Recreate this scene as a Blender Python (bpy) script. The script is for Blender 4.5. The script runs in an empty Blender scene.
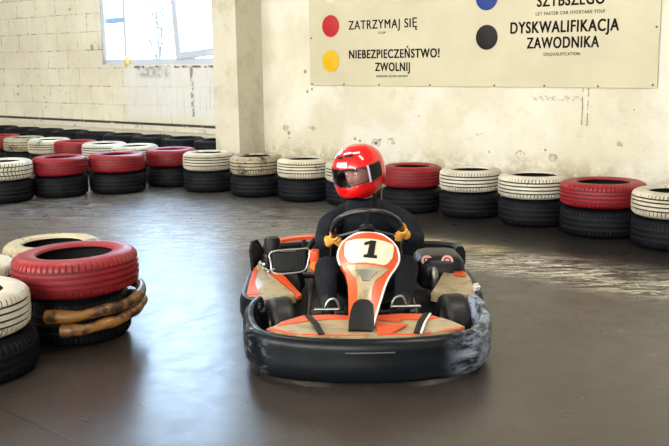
import bpy, bmesh, math, random
from mathutils import Vector, Matrix, Euler
random.seed(7)
R = math.radians
SC = bpy.context.scene
COL = SC.collection

# ------------------------------------------------------------------ camera
cam_d = bpy.data.cameras.new('camera')
cam = bpy.data.objects.new('camera', cam_d); COL.objects.link(cam)
cam_d.sensor_width = 36; cam_d.lens = 900 / 669 * 36; cam_d.clip_end = 200
cam.matrix_world = (Matrix.Translation((0, 0, 1.45)) @ Matrix.Rotation(R(90 - 10.3), 4, 'X')
                    @ Matrix.Rotation(R(-0.8), 4, 'Z'))
SC.camera = cam

# ------------------------------------------------------------------ world, lights, exposure
W = bpy.data.worlds.new('world'); SC.world = W; W.use_nodes = True
bg = W.node_tree.nodes['Background']
bg.inputs['Color'].default_value = (0.60, 0.80, 1.0, 1); bg.inputs['Strength'].default_value = 16.0
SC.view_settings.view_transform = 'Standard'; SC.view_settings.look = 'None'
SC.view_settings.exposure = 0.0; SC.view_settings.gamma = 1.0
SC.view_settings.use_curve_mapping = False

WA = math.atan2(-.622, .783)                       # the long wall's direction
DU = Vector((math.cos(WA), math.sin(WA), 0)); DN = Vector((-math.sin(WA), math.cos(WA), 0))
def uw(u, w, z=0): return DU * u + DN * w + Vector((0, 0, z))

def area(name, loc, sx, sy, power, col, rot, portal=False):
    l = bpy.data.lights.new(name, 'AREA'); l.shape = 'RECTANGLE'; l.size = sx; l.size_y = sy
    l.energy = power; l.color = col
    if portal: l.cycles.is_portal = True
    o = bpy.data.objects.new(name, l); COL.objects.link(o); o.location = loc; o.rotation_euler = rot
    return o
WARM = (1.0, 0.93, 0.80)
for u in (-10.5, -5.5, -0.5):
    area('ceiling_lamp', uw(u, 3.6, 4.7), 2.4, 0.4, 110, WARM, (0, 0, WA))
for u in (-12, -7, -2, 2.5):                        # added fill lamps at the unseen opposite wall, to brighten the walls
    area('back_wall_fill', uw(u, -5.95, 3.1), 3.6, 2.4, 540, (1.0, .97, .90), (R(90), 0, WA))
area('window_portal', uw(-9.8, 8.98, 2.98), 2.9, 3.14, 1, (1, 1, 1), Matrix(((DU.x, 0, -DN.x), (DU.y, 0, -DN.y), (0, 1, 0))).transposed().inverted().to_euler(), True)

# ------------------------------------------------------------------ materials
def newmat(name):
    m = bpy.data.materials.new(name); m.use_nodes = True
    return m, m.node_tree, m.node_tree.nodes['Principled BSDF']
class G:
    """tiny node-graph helper"""
    def __init__(s, nt): s.nt = nt
    def n(s, t, **kw):
        o = s.nt.nodes.new(t)
        for k, v in kw.items():
            if hasattr(o, k): setattr(o, k, v)
        return o
    def l(s, a, b): s.nt.links.new(a, b)
    def noise(s, vec, scale, detail=4, rough=.55, dist=0):
        o = s.n('ShaderNodeTexNoise'); o.inputs['Scale'].default_value = scale
        o.inputs['Detail'].default_value = detail; o.inputs['Roughness'].default_value = rough
        o.inputs['Distortion'].default_value = dist
        if vec: s.l(vec, o.inputs['Vector'])
        return o.outputs['Fac']
    def ramp(s, fac, a, b, lo=0, hi=1):
        o = s.n('ShaderNodeMapRange'); o.interpolation_type = 'SMOOTHSTEP'
        o.inputs['From Min'].default_value = a; o.inputs['From Max'].default_value = b
        o.inputs['To Min'].default_value = lo; o.inputs['To Max'].default_value = hi
        s.l(fac, o.inputs['Value']); return o.outputs['Result']
    def math(s, op, a, b=None, c=None):
        o = s.n('ShaderNodeMath'); o.operation = op
        for i, v in enumerate((a, b, c)):
            if v is None: continue
            if isinstance(v, (int, float)): o.inputs[i].default_value = v
            else: s.l(v, o.inputs[i])
        return o.outputs[0]
    def mix(s, fac, a, b):
        o = s.n('ShaderNodeMix'); o.data_type = 'RGBA'
        for i, v in ((0, fac), (6, a), (7, b)):
            if isinstance(v, (int, float)): o.inputs[i].default_value = v
            elif isinstance(v, tuple): o.inputs[i].default_value = (*v, 1)
            else: s.l(v, o.inputs[i])
        return o.outputs[2]
    def mapping(s, vec, loc=(0, 0, 0), rot=(0, 0, 0), sc=(1, 1, 1)):
        o = s.n('ShaderNodeMapping'); s.l(vec, o.inputs[0])
        o.inputs[1].default_value = loc; o.inputs[2].default_value = rot; o.inputs[3].default_value = sc
        return o.outputs[0]
    def obj(s): return s.n('ShaderNodeTexCoord').outputs['Object']
    def bump(s, h, strength, dist, to):
        o = s.n('ShaderNodeBump'); o.inputs['Strength'].default_value = strength; o.inputs['Distance'].default_value = dist
        s.l(h, o.inputs['Height']); s.l(o.outputs[0], to.inputs['Normal'])
    def sep(s, v):
        o = s.n('ShaderNodeSeparateXYZ'); s.l(v, o.inputs[0]); return o.outputs
    def box(s, x, y, x0, x1, y0, y1, soft):
        """soft rectangular mask"""
        a = s.ramp(x, x0 - soft, x0 + soft); b = s.ramp(x, x1 - soft, x1 + soft, 1, 0)
        c = s.ramp(y, y0 - soft, y0 + soft); d = s.ramp(y, y1 - soft, y1 + soft, 1, 0)
        return s.math('MULTIPLY', s.math('MULTIPLY', a, b), s.math('MULTIPLY', c, d))

def pbr(name, col, rough=.5, metal=0, coat=0, grime=None, bump=0, bscale=60, spec=None, gscale=14, gthr=(.52, .7)):
    m, nt, p = newmat(name); g = G(nt)
    p.inputs['Base Color'].default_value = (*col, 1)
    p.inputs['Roughness'].default_value = rough; p.inputs['Metallic'].default_value = metal
    p.inputs['Coat Weight'].default_value = coat; p.inputs['Coat Roughness'].default_value = .06
    if spec is not None: p.inputs['Specular IOR Level'].default_value = spec
    co = g.obj()
    if grime:
        f = g.ramp(g.noise(co, gscale, 6, .65), *gthr)
        g.l(g.mix(f, col, grime), p.inputs['Base Color'])
    if bump: g.bump(g.noise(co, bscale, 4), bump, .004, p)
    return m

M = {}
M['black'] = pbr('black_plastic', (.006, .007, .010), .38, spec=.3, grime=(.022, .026, .034), bump=.15, gthr=(.5, .8))
M['matte'] = pbr('matte_black', (.006, .007, .008), .5, spec=.25)
M['orange'] = pbr('orange_plastic', (.66, .075, .014), .35, coat=.15, grime=(.40, .06, .02), gthr=(.55, .8))
M['beige'] = pbr('beige_plastic', (.37, .30, .175), .38, coat=.2, grime=(.20, .15, .08), gthr=(.46, .7))
M['plate'] = pbr('number_white', (.68, .64, .50), .4, coat=.2)
M['white'] = pbr('white_trim', (.75, .75, .77), .3, coat=.3)
M['chrome'] = pbr('chrome', (.42, .42, .41), .28, 1)
M['alu'] = pbr('cast_metal', (.30, .29, .27), .4, 1, bump=.3)
M['steel'] = pbr('steel_tube', (.10, .10, .105), .4, .7)
M['seat'] = pbr('seat_shell', (.012, .012, .013), .35, coat=.3)
M['cloth'] = pbr('dark_cloth', (.007, .009, .014), .85, spec=.2, bump=.6, bscale=22, grime=(.013, .016, .024), gscale=9)
M['skin'] = pbr('skin', (.50, .24, .17), .5)
M['glove'] = pbr('tan_glove', (.74, .34, .06), .6, bump=.4, bscale=80, grime=(.40, .16, .04))
M['redshell'] = pbr('red_helmet_paint', (.70, .004, .006), .16, coat=.7)
M['rubber'] = pbr('kart_tyre_rubber', (.012, .013, .014), .42, spec=.35, bump=.3, bscale=50, grime=(.045, .042, .04))
M['red'] = pbr('red_ring', (.6, .06, .06), .4)
M['pinkring'] = pbr('pale_red_decal', (.62, .28, .26), .4)
M['hose'] = pbr('brown_hose', (.24, .105, .022), .42, coat=.2, grime=(.022, .012, .008), gscale=11, gthr=(.44, .60), bump=.4, bscale=30)
M['ledge'] = pbr('ledge_plaster', (.62, .59, .49), .8, grime=(.30, .26, .18), gscale=8, gthr=(.55, .75), bump=.5)
M['pvc'] = pbr('white_window_frame', (.50, .56, .66), .4)
M['brass'] = pbr('screw_metal', (.12, .10, .08), .5, .6)
M['foam'] = pbr('yellow_foam', (.75, .52, .16), .8, bump=.6, bscale=40)
M['twig'] = pbr('bare_twig', (.11, .10, .10), .8)
M['gdark'] = pbr('sign_black', (.007, .0065, .006), .6, spec=.2)

def tint_glass(name, tint, alpha, rough=.03):
    m, nt, p = newmat(name); g = G(nt)
    tr = g.n('ShaderNodeBsdfTransparent'); tr.inputs[0].default_value = (*tint, 1)
    gl = g.n('ShaderNodeBsdfGlossy'); gl.inputs['Roughness'].default_value = rough
    fr = g.n('ShaderNodeLayerWeight'); fr.inputs['Blend'].default_value = .5
    mx = g.n('ShaderNodeMixShader'); g.l(g.math('ADD', g.math('MULTIPLY', g.math('POWER', fr.outputs['Facing'], 4), .5), alpha + .03), mx.inputs[0])
    g.l(tr.outputs[0], mx.inputs[1]); g.l(gl.outputs[0], mx.inputs[2])
    g.l(mx.outputs[0], nt.nodes['Material Output'].inputs[0]); return m
M['pane'] = tint_glass('window_glass', (.93, .96, 1), 0.0)
M['visor'] = tint_glass('helmet_visor', (.90, .88, .92), .0)

def tyre_mat(name, col, worn, thr, rough=.55, spec=.4):
    m, nt, p = newmat(name); g = G(nt)
    co = g.obj(); oi = g.n('ShaderNodeObjectInfo')
    add = g.n('ShaderNodeVectorMath'); add.operation = 'ADD'
    sc = g.math('MULTIPLY', oi.outputs['Random'], 37.0)
    cx = g.n('ShaderNodeCombineXYZ'); g.l(sc, cx.inputs[0]); g.l(sc, cx.inputs[1])
    g.l(co, add.inputs[0]); g.l(cx.outputs[0], add.inputs[1]); v = add.outputs[0]
    big = g.noise(v, 5, 5, .7); fine = g.noise(v, 38, 4, .7)
    f = g.ramp(g.math('ADD', g.math('MULTIPLY', big, .65), g.math('MULTIPLY', fine, .35)), *thr)
    tone = g.ramp(g.noise(v, 3, 3), .3, .7, .72, 1.08)
    hs = g.n('ShaderNodeHueSaturation'); hs.inputs['Color'].default_value = (*col, 1); g.l(tone, hs.inputs['Value'])
    g.l(g.mix(f, hs.outputs[0], worn), p.inputs['Base Color'])
    p.inputs['Roughness'].default_value = rough; p.inputs['Specular IOR Level'].default_value = spec
    g.bump(g.math('ADD', fine, big), .35, .004, p); return m
RUB = (.0035, .0045, .007)
M['t_white'] = tyre_mat('white_painted_rubber', (.60, .56, .44), (.06, .05, .035), (.56, .66))
M['t_dirty'] = tyre_mat('dirty_white_painted_rubber', (.43, .375, .25), (.04, .035, .03), (.50, .59))
M['t_bright'] = tyre_mat('fresh_white_painted_rubber', (.62, .585, .49), (.10, .085, .06), (.565, .68))
M['t_red'] = tyre_mat('red_painted_rubber', (.27, .009, .017), (.05, .012, .014), (.57, .70), .45)
M['t_black'] = tyre_mat('bare_black_rubber', RUB, (.009, .010, .013), (.5, .7), .5, .10)
M['g_white'] = pbr('groove_dark', (.018, .018, .02), .8)
M['g_red'] = pbr('groove_dark_red', (.10, .008, .010), .7)
M['g_black'] = pbr('groove_black', (.005, .006, .008), .8)

# ---- floor
def floor_mat():
    m, nt, p = newmat('polished_concrete'); g = G(nt); co = g.obj(); x, y, z = g.sep(co)
    a = g.noise(co, .8, 6, .6, .4); b = g.noise(co, 7, 6, .7); c = g.noise(co, 90, 3, .7)
    base = g.mix(g.ramp(a, .35, .65), (.030, .023, .020), (.048, .037, .033))
    base = g.mix(g.ramp(b, .40, .75, 0, .5), base, (.026, .022, .022))
    base = g.mix(g.ramp(g.noise(co, 1.6, 3), .55, .7, 0, .35), base, (.055, .034, .040))
    # rubbed-through paint, streaked along the racing line
    sv = g.mapping(co, rot=(0, 0, R(38)), sc=(1.1, 7, 1))
    s1 = g.math('MULTIPLY', g.ramp(g.noise(sv, 2.6, 9, .8, 1.6), .48, .54), g.ramp(g.noise(co, 22, 4, .7), .33, .50))
    s2 = g.ramp(g.noise(g.mapping(co, rot=(0, 0, R(-25)), sc=(14, 1.6, 1)), 1.6, 6, .7, .8), .62, .68)
    # region right of the kart (band parallel to the wall)
    u = g.math('ADD', g.math('MULTIPLY', x, .783), g.math('MULTIPLY', y, -.622))
    w = g.math('ADD', g.math('MULTIPLY', x, .622), g.math('MULTIPLY', y, .783))
    r1 = g.box(u, w, -4.3, 1.0, 5.35, 6.15, .25)
    r2 = g.box(u, w, -9.6, -4.6, 4.6, 6.9, .6)
    r3 = g.box(u, w, -4.0, -3.1, 5.75, 6.2, .12)
    big = g.ramp(g.noise(co, 1.4, 3), .34, .50)
    f1 = g.math('MULTIPLY', g.math('MAXIMUM', s1, s2), g.math('MULTIPLY', r1, big))
    base = g.mix(g.math('MULTIPLY', f1, .9), base, (.75, .70, .60))
    base = g.mix(g.math('MULTIPLY', g.math('MULTIPLY', s1, r3), 1.0), base, (.80, .66, .34))
    base = g.mix(g.math('MULTIPLY', g.math('MULTIPLY', g.math('MAXIMUM', s1, s2), r2), .8), base, (.34, .34, .34))  # left-hand scuffs, paled further to stand in for the window's reflection
    # shade along the barrier foot darkened into the colour, with black tyre marks
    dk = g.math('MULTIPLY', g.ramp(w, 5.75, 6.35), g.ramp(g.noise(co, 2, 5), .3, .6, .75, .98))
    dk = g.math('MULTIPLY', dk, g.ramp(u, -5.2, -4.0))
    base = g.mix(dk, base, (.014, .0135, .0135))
    # joints
    def line(x0, y0, x1, y1, t=.004):
        dx, dy = x1 - x0, y1 - y0; L = math.hypot(dx, dy); nx, ny = -dy / L, dx / L
        d = g.math('ADD', g.math('ADD', g.math('MULTIPLY', x, nx), g.math('MULTIPLY', y, ny)), -(x0 * nx + y0 * ny))
        return g.ramp(g.math('ABSOLUTE', d), t * .6, t * 1.6, 1, 0)
    j = g.math('MAXIMUM', line(-1.024, 4.694, -.573, 5.211), line(-1.445, 3.657, -.98, 3.256))
    base = g.mix(g.math('MULTIPLY', j, .85), base, (.01, .01, .01))
    g.l(base, p.inputs['Base Color'])
    rr = g.math('ADD', g.ramp(b, .3, .8, .27, .37), g.math('MULTIPLY', f1, .2))
    g.l(rr, p.inputs['Roughness'])
    p.inputs['Specular IOR Level'].default_value = .65
    h = g.math('ADD', g.math('MULTIPLY', c, .35), g.math('ADD', b, g.math('MULTIPLY', j, -1.2)))
    g.bump(h, .15, .004, p); return m
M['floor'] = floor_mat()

# ---- walls (object coordinates: x along the wall, z up)
def wall_mat(name, left):
    m, nt, p = newmat(name); g = G(nt); co = g.obj(); x, y, z = g.sep(co)
    base = g.mix(g.ramp(g.noise(co, .9, 5, .6), .35, .65), (.72, .69, .56), (.62, .585, .46))
    base = g.mix(g.ramp(g.noise(co, 5, 6, .7), .5, .75, 0, .45), base, (.47, .42, .30))
    cxyz = g.n('ShaderNodeCombineXYZ'); g.l(x, cxyz.inputs[0]); g.l(z, cxyz.inputs[1])
    pits_n = g.noise(co, 34, 4, .75)
    hs = [pits_n]
    if left:
        br = g.n('ShaderNodeTexBrick'); g.l(g.mapping(cxyz.outputs[0], loc=(.12, -.02, 0)), br.inputs['Vector'])
        br.inputs['Scale'].default_value = 1; br.inputs['Brick Width'].default_value = .52; br.inputs['Row Height'].default_value = .27
        br.inputs['Mortar Size'].default_value = .008; br.inputs['Mortar Smooth'].default_value = .5
        mor = br.outputs['Fac']
        brk = g.ramp(g.noise(co, 7, 5, .8), .50, .60)
        base = g.mix(g.math('MULTIPLY', mor, .35), base, (.50, .44, .32))
        base = g.mix(g.math('MULTIPLY', g.math('MULTIPLY', mor, brk), .85), base, (.10, .08, .055))
        chips = g.math('MULTIPLY', g.ramp(g.noise(co, 11, 3, .6), .66, .70), g.ramp(g.noise(co, 2.2, 2), .5, .6))
        base = g.mix(g.math('MULTIPLY', chips, .8), base, (.20, .17, .12))
        # whitewashed, water-streaked patch under the window with a grey mould stain
        wash = g.math('MULTIPLY', g.box(x, z, -10.70, -7.9, .66, 1.5, .10), g.ramp(g.noise(co, 3, 4), .3, .55, .55, 1))
        st = g.noise(g.mapping(co, sc=(9, 1, .9)), 2.5, 5, .6)
        base = g.mix(g.math('MULTIPLY', wash, g.ramp(st, .3, .6, .5, .9)), base, (.66, .68, .69))
        strk = g.math('MULTIPLY', wash, g.ramp(g.noise(g.mapping(co, sc=(16, 1, .7)), 2.2, 4, .6), .56, .68))
        base = g.mix(g.math('MULTIPLY', strk, .5), base, (.42, .36, .26))
        md = g.math('MULTIPLY', g.box(x, z, -10.45, -9.75, 1.24, 1.40, .05), g.ramp(g.noise(co, 14, 6, .8), .42, .56))
        base = g.mix(g.math('MULTIPLY', md, .8), base, (.20, .23, .28))
        ln = g.math('MULTIPLY', g.box(x, z, -10.6, -8.2, 1.365, 1.395, .008), g.ramp(g.noise(co, 9, 4), .45, .55))
        base = g.mix(ln, base, (.16, .09, .08))
        v1 = g.math('MULTIPLY', g.box(x, z, -9.33, -9.27, .70, 1.37, .012), g.ramp(g.noise(co, 12, 4), .42, .52))
        base = g.mix(g.math('MULTIPLY', v1, .8), base, (.16, .12, .09))
        sp = g.box(x, z, -11.50, -11.43, 1.63, 1.72, .02)
        base = g.mix(sp, base, (.30, .28, .22))
        # crack above the ledge
        ck = g.math('MULTIPLY', g.box(x, z, -20, -8.1, .548, .585, .008), g.ramp(g.noise(g.mapping(co, sc=(1, 1, 3)), 6, 5, .7), .34, .42))
        base = g.mix(ck, base, (.03, .022, .018))
        hs += [g.math('MULTIPLY', mor, -1.6), g.math('MULTIPLY', ck, -2)]
    else:
        low = g.ramp(z, 0.25, .55, 1, 0)
        base = g.mix(g.math('MULTIPLY', low, g.ramp(g.noise(co, 9, 6, .75), .38, .60, 0, .85)), base, (.36, .30, .19))
        wht = g.math('MULTIPLY', g.ramp(g.noise(co, 1.3, 4), .46, .60), .6)
        base = g.mix(wht, base, (.74, .735, .68))
        # a broken line of plug holes and chipped plaster about half a metre up
        band = g.box(x, z, -7.5, 2, .42, .66, .03)
        vo = g.n('ShaderNodeTexVoronoi'); vo.inputs['Scale'].default_value = 3.4; g.l(g.mapping(co, sc=(1, 1, 1.3)), vo.inputs['Vector'])
        wob = g.math('ADD', vo.outputs['Distance'], g.math('MULTIPLY', g.noise(co, 30, 4, .8), .30))
        hole = g.math('MULTIPLY', g.ramp(wob, .225, .25, 1, 0), band)
        rim = g.math('MULTIPLY', g.math('MULTIPLY', g.ramp(wob, .27, .30), g.ramp(wob, .33, .37, 1, 0)), g.math('MULTIPLY', band, g.ramp(g.noise(co, 14, 4), .38, .52)))
        base = g.mix(g.math('MULTIPLY', rim, .7), base, (.22, .18, .12))
        base = g.mix(g.math('MULTIPLY', hole, .9), base, (.05, .04, .03))
        for (hu, hz, hr) in [(-7.33, .567, .035), (-7.33, .505, .02), (-6.31, .537, .03), (-6.24, .515, .03), (-5.955, .541, .028),
                             (-5.43, .827, .014), (-4.56, .477, .02), (-3.93, .53, .02), (-7.05, 1.31, .035), (-7.02, 1.075, .03),
                             (-6.95, 1.10, .025), (-3.51, .79, .016), (-3.05, .95, .012), (-2.5, .62, .02)]:
            d = g.math('SQRT', g.math('ADD', g.math('POWER', g.math('ADD', x, -hu), 2), g.math('POWER', g.math('ADD', z, -hz), 2)))
            d = g.math('ADD', d, g.math('MULTIPLY', g.noise(co, 45, 3), .03))
            h = g.ramp(d, hr * .5 + .010, hr * .8 + .016, 1, 0)
            base = g.mix(g.math('MULTIPLY', h, .75), base, (.16, .13, .09)); hs.append(g.math('MULTIPLY', h, -1.5))
        # two thin vertical cracks below the sign
        wx = g.math('ADD', x, g.math('MULTIPLY', g.noise(co, 9, 3), .03))
        for cu in (-3.545, -3.49):
            c = g.math('MULTIPLY', g.box(wx, z, cu, cu + .010, .79, 1.16, .005), g.ramp(g.noise(co, 16, 3), .38, .50))
            base = g.mix(g.math('MULTIPLY', c, .85), base, (.06, .04, .03))
        ff = g.math('MULTIPLY', g.box(x, z, -4.1, -3.55, 1.02, 1.07, .02), g.ramp(g.noise(co, 26, 5, .8), .50, .56))
        base = g.mix(g.math('MULTIPLY', ff, .6), base, (.25, .20, .14))
        hs += [g.math('MULTIPLY', hole, -1.6)]
    pit = g.math('MULTIPLY', g.ramp(pits_n, .70, .76), g.ramp(g.noise(co, 3, 2), .5, .6))
    base = g.mix(g.math('MULTIPLY', pit, .7), base, (.16, .13, .09))
    g.l(base, p.inputs['Base Color']); p.inputs['Roughness'].default_value = .7
    h = hs[0]
    for q in hs[1:]: h = g.math('ADD', h, q)
    g.bump(g.math('ADD', h, g.noise(co, 6, 5)), .45, .012, p); return m
M['wall_l'] = wall_mat('painted_blockwork', True); M['wall_r'] = wall_mat('painted_plaster', False)
M['plain'] = pbr('plain_painted_wall', (.58, .55, .45), .8, grime=(.40, .37, .29), gscale=2, bump=.2)
M['ceil'] = pbr('ceiling_paint', (.62, .61, .57), .9, bump=.2)
M['pillar'] = pbr('pillar_paint', (.60, .57, .46), .7, grime=(.45, .41, .30), gscale=3, gthr=(.45, .75), bump=.5, bscale=25)
def sign_mat():
    m, nt, p = newmat('cream_banner'); g = G(nt); co = g.obj()
    b = g.mix(g.ramp(g.noise(co, 1.5, 4), .35, .65), (.57, .53, .375), (.52, .48, .335))
    g.l(b, p.inputs['Base Color']); p.inputs['Roughness'].default_value = .45
    g.bump(g.noise(co, 3, 3), .3, .01, p); return m
M['sign'] = sign_mat()
def disc_mat(name, c): return pbr(name, c, .5, spec=.25)
M['d_red'] = disc_mat('red_disc', (.42, .018, .022)); M['d_yel'] = disc_mat('yellow_disc', (.66, .40, .005))
M['d_blue'] = disc_mat('blue_disc', (.015, .045, .24)); M['d_blk'] = disc_mat('black_disc', (.006, .005, .005))
def scuffed():
    m, nt, p = newmat('bumper_plastic_scuffed'); g = G(nt); co = g.obj(); x, y, z = g.sep(co)
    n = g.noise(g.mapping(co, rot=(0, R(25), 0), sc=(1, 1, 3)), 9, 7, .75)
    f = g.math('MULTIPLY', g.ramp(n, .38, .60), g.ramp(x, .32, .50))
    f2 = g.math('MULTIPLY', g.ramp(n, .52, .68), g.ramp(x, -.44, -.56))  # left tip: window rim-light highlight painted in along with pale scuffs
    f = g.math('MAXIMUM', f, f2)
    f3 = g.ramp(g.noise(co, 5, 6, .7), .55, .8, 0, .35)
    b = g.mix(f3, (.005, .007, .010), (.020, .025, .035))
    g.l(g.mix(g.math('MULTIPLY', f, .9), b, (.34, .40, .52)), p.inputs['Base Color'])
    p.inputs['Roughness'].default_value = .3; p.inputs['Specular IOR Level'].default_value = .2
    g.bump(n, .2, .004, p); return m
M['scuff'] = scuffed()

# ------------------------------------------------------------------ mesh helpers
def link_bm(name, bm, mats, parent=None, smooth=True, angle=40):
    me = bpy.data.meshes.new(name); bmesh.ops.recalc_face_normals(bm, faces=bm.faces[:])
    bm.to_mesh(me); bm.free()
    if not isinstance(mats, (list, tuple)): mats = [mats]
    for m in mats: me.materials.append(m)
    for p in me.polygons: p.use_smooth = smooth
    if smooth:
        try: me.set_sharp_from_angle(angle=R(angle))
        except Exception: pass
    o = bpy.data.objects.new(name, me); COL.objects.link(o)
    if parent: o.parent = parent
    return o
def tag(o, label=None, cat=None, group=None, kind=None):
    if label: o['label'] = label
    if cat: o['category'] = cat
    if group: o['group'] = group
    if kind: o['kind'] = kind
    return o
def empty(name, loc, rz=0):
    o = bpy.data.objects.new(name, None); COL.objects.link(o); o.location = loc; o.rotation_euler = (0, 0, rz)
    o.empty_display_size = .1; return o
def a_box(bm, c, s, rot=None, bev=0, mi=0):
    r = bmesh.ops.create_cube(bm, size=1); vs = r['verts']
    bmesh.ops.scale(bm, vec=s, verts=vs)
    if bev:
        es = list({e for v in vs for e in v.link_edges})
        b = bmesh.ops.bevel(bm, geom=es, offset=bev, segments=3, profile=.6, affect='EDGES')
        vs = list({v for f in b['faces'] for v in f.verts} | {v for v in vs if v.is_valid})
    m = Matrix.Translation(c) @ (rot.to_matrix().to_4x4() if rot else Matrix())
    bmesh.ops.transform(bm, matrix=m, verts=vs)
    for f in {f for v in vs for f in v.link_faces}: f.material_index = mi
def frame_at(d, up=Vector((0, 0, 1))):
    d = d.normalized()
    if abs(d.dot(up)) > .98: up = Vector((0, 1, 0))
    s = d.cross(up).normalized(); return s, s.cross(d).normalized()
def catmull(pts, n=6, closed=False):
    P = [Vector(p) for p in pts]; out = []; L = len(P)
    for i in range(L if closed else L - 1):
        if closed: a, b, c, d = P[(i - 1) % L], P[i], P[(i + 1) % L], P[(i + 2) % L]
        else: a, b, c, d = P[max(i - 1, 0)], P[i], P[i + 1], P[min(i + 2, L - 1)]
        for k in range(n):
            t = k / n
            out.append(.5 * ((2 * b) + (c - a) * t + (2 * a - 5 * b + 4 * c - d) * t * t + (3 * b - a - 3 * c + d) * t ** 3))
    if not closed: out.append(P[-1])
    return out
def a_sweep(bm, path, prof, closed=False, scale=None, mi=0, fixed_up=True):
    """prof: list of (side, up) offsets, closed loop"""
    rings = []; L = len(path)
    for i, p in enumerate(path):
        if closed: d = path[(i + 1) % L] - path[(i - 1) % L]
        else: d = path[min(i + 1, L - 1)] - path[max(i - 1, 0)]
        s, u = frame_at(d); k = scale(i / max(1, L - 1)) if scale else 1
        rings.append([bm.verts.new(p + s * (a * k) + u * (b * k)) for a, b in prof])
    m = len(prof)
    for i in range(L if closed else L - 1):
        A, B = rings[i], rings[(i + 1) % L]
        for j in range(m):
            f = bm.faces.new((A[j], A[(j + 1) % m], B[(j + 1) % m], B[j])); f.material_index = mi
    if not closed:
        for r in (rings[0], rings[-1]):
            f = bm.faces.new(r); f.material_index = mi
def circ(r, n=10): return [(r * math.cos(2 * math.pi * k / n), r * math.sin(2 * math.pi * k / n)) for k in range(n)]
def a_tube(bm, pts, r, n=10, closed=False, smooth=5, mi=0, scale=None):
    path = catmull(pts, smooth, closed) if smooth > 1 and len(pts) > 2 else [Vector(p) for p in pts]
    a_sweep(bm, path, circ(r, n), closed, scale, mi)
def tube(name, pts, r, m, parent, **k):
    bm = bmesh.new(); a_tube(bm, pts, r, **k); return link_bm(name, bm, m, parent)
def a_lathe(bm, prof, mat4, n=32, mi=0, closed=False):
    """prof (r, h) around local z, placed with mat4"""
    rings = [[bm.verts.new(mat4 @ Vector((r * math.cos(2 * math.pi * k / n), r * math.sin(2 * math.pi * k / n), h))) for k in range(n)] for r, h in prof]
    L = len(rings)
    for i in range(L if closed else L - 1):
        A, B = rings[i], rings[(i + 1) % L]
        for k in range(n):
            f = bm.faces.new((A[k], A[(k + 1) % n], B[(k + 1) % n], B[k])); f.material_index = mi
    if not closed:
        for r in (rings[0], rings[-1]):
            f = bm.faces.new(r); f.material_index = mi
def a_slab(bm, pts, n, t, mi=0, bev=0):
    """polygon of 3-D points thickened by -n*t"""
    n = Vector(n).normalized()
    A = [bm.verts.new(Vector(p)) for p in pts]; B = [bm.verts.new(Vector(p) - n * t) for p in pts]
    L = len(pts); fs = [bm.faces.new(A), bm.faces.new(B[::-1])]
    for i in range(L): fs.append(bm.faces.new((A[i], B[i], B[(i + 1) % L], A[(i + 1) % L])))
    for f in fs: f.material_index = mi
    if bev:
        es = list({e for f in fs[:1] for e in f.edges})
        r = bmesh.ops.bevel(bm, geom=es, offset=bev, segments=2, affect='EDGES')
        for f in r['faces']: f.material_index = mi
def slab(name, pts, n, t, m, parent, bev=0, smooth=False):
    bm = bmesh.new(); a_slab(bm, pts, n, t, 0, bev); return link_bm(name, bm, m, parent, smooth, 30)

# ------------------------------------------------------------------ setting
HZ = 4.8
def wallbox(name, boxes, m):
    bm = bmesh.new()
    for (u0, u1, w0, w1, z0, z1) in boxes:
        a_box(bm, ((u0 + u1) / 2, (w0 + w1) / 2, (z0 + z1) / 2), (u1 - u0, w1 - w0, z1 - z0))
    o = link_bm(name, bm, m, smooth=False); o.rotation_euler = (0, 0, WA); tag(o, kind='structure'); return o
U0, U1, W0 = -17.0, 5.0, -6.0
bm = bmesh.new()
q = [uw(U0 - .3, W0 - .3), uw(U1 + .3, W0 - .3), uw(U1 + .3, 8.95), uw(U0 - .3, 8.95)]
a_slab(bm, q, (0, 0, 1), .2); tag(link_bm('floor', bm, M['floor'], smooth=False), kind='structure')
bm = bmesh.new()
a_slab(bm, [p + Vector((0, 0, HZ + .2)) for p in q], (0, 0, 1), .2); tag(link_bm('ceiling', bm, M['ceil'], smooth=False), kind='structure')
wx0, wx1, wz0, wz1 = -11.24, -8.35, 1.42, 4.55
wallbox('wall_left', [(U0, wx0, 8.6, 8.95, 0, HZ), (wx1, -8.15, 8.6, 8.95, 0, HZ), (wx0, wx1, 8.6, 8.95, 0, wz0), (wx0, wx1, 8.6, 8.95, wz1, HZ)], M['wall_l'])
wallbox('wall_right', [(-8.15, U1, 8.35, 8.95, 0, HZ)], M['wall_r'])
wallbox('wall_pillar', [(-8.15, -7.74, 7.9, 8.35, 0, HZ)], M['pillar'])
wallbox('wall_far_left', [(U0 - .3, U0, W0, 8.95, 0, HZ)], M['plain'])
wallbox('wall_far_right', [(U1, U1 + .3, W0, 8.95, 0, HZ)], M['plain'])
wallbox('wall_back', [(U0 - .3, U1 + .3, W0 - .3, W0, 0, HZ)], M['plain'])
wallbox('trim_1', [(U0, -8.15, 8.56, 8.6, .475, .548)], M['ledge'])

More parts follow.
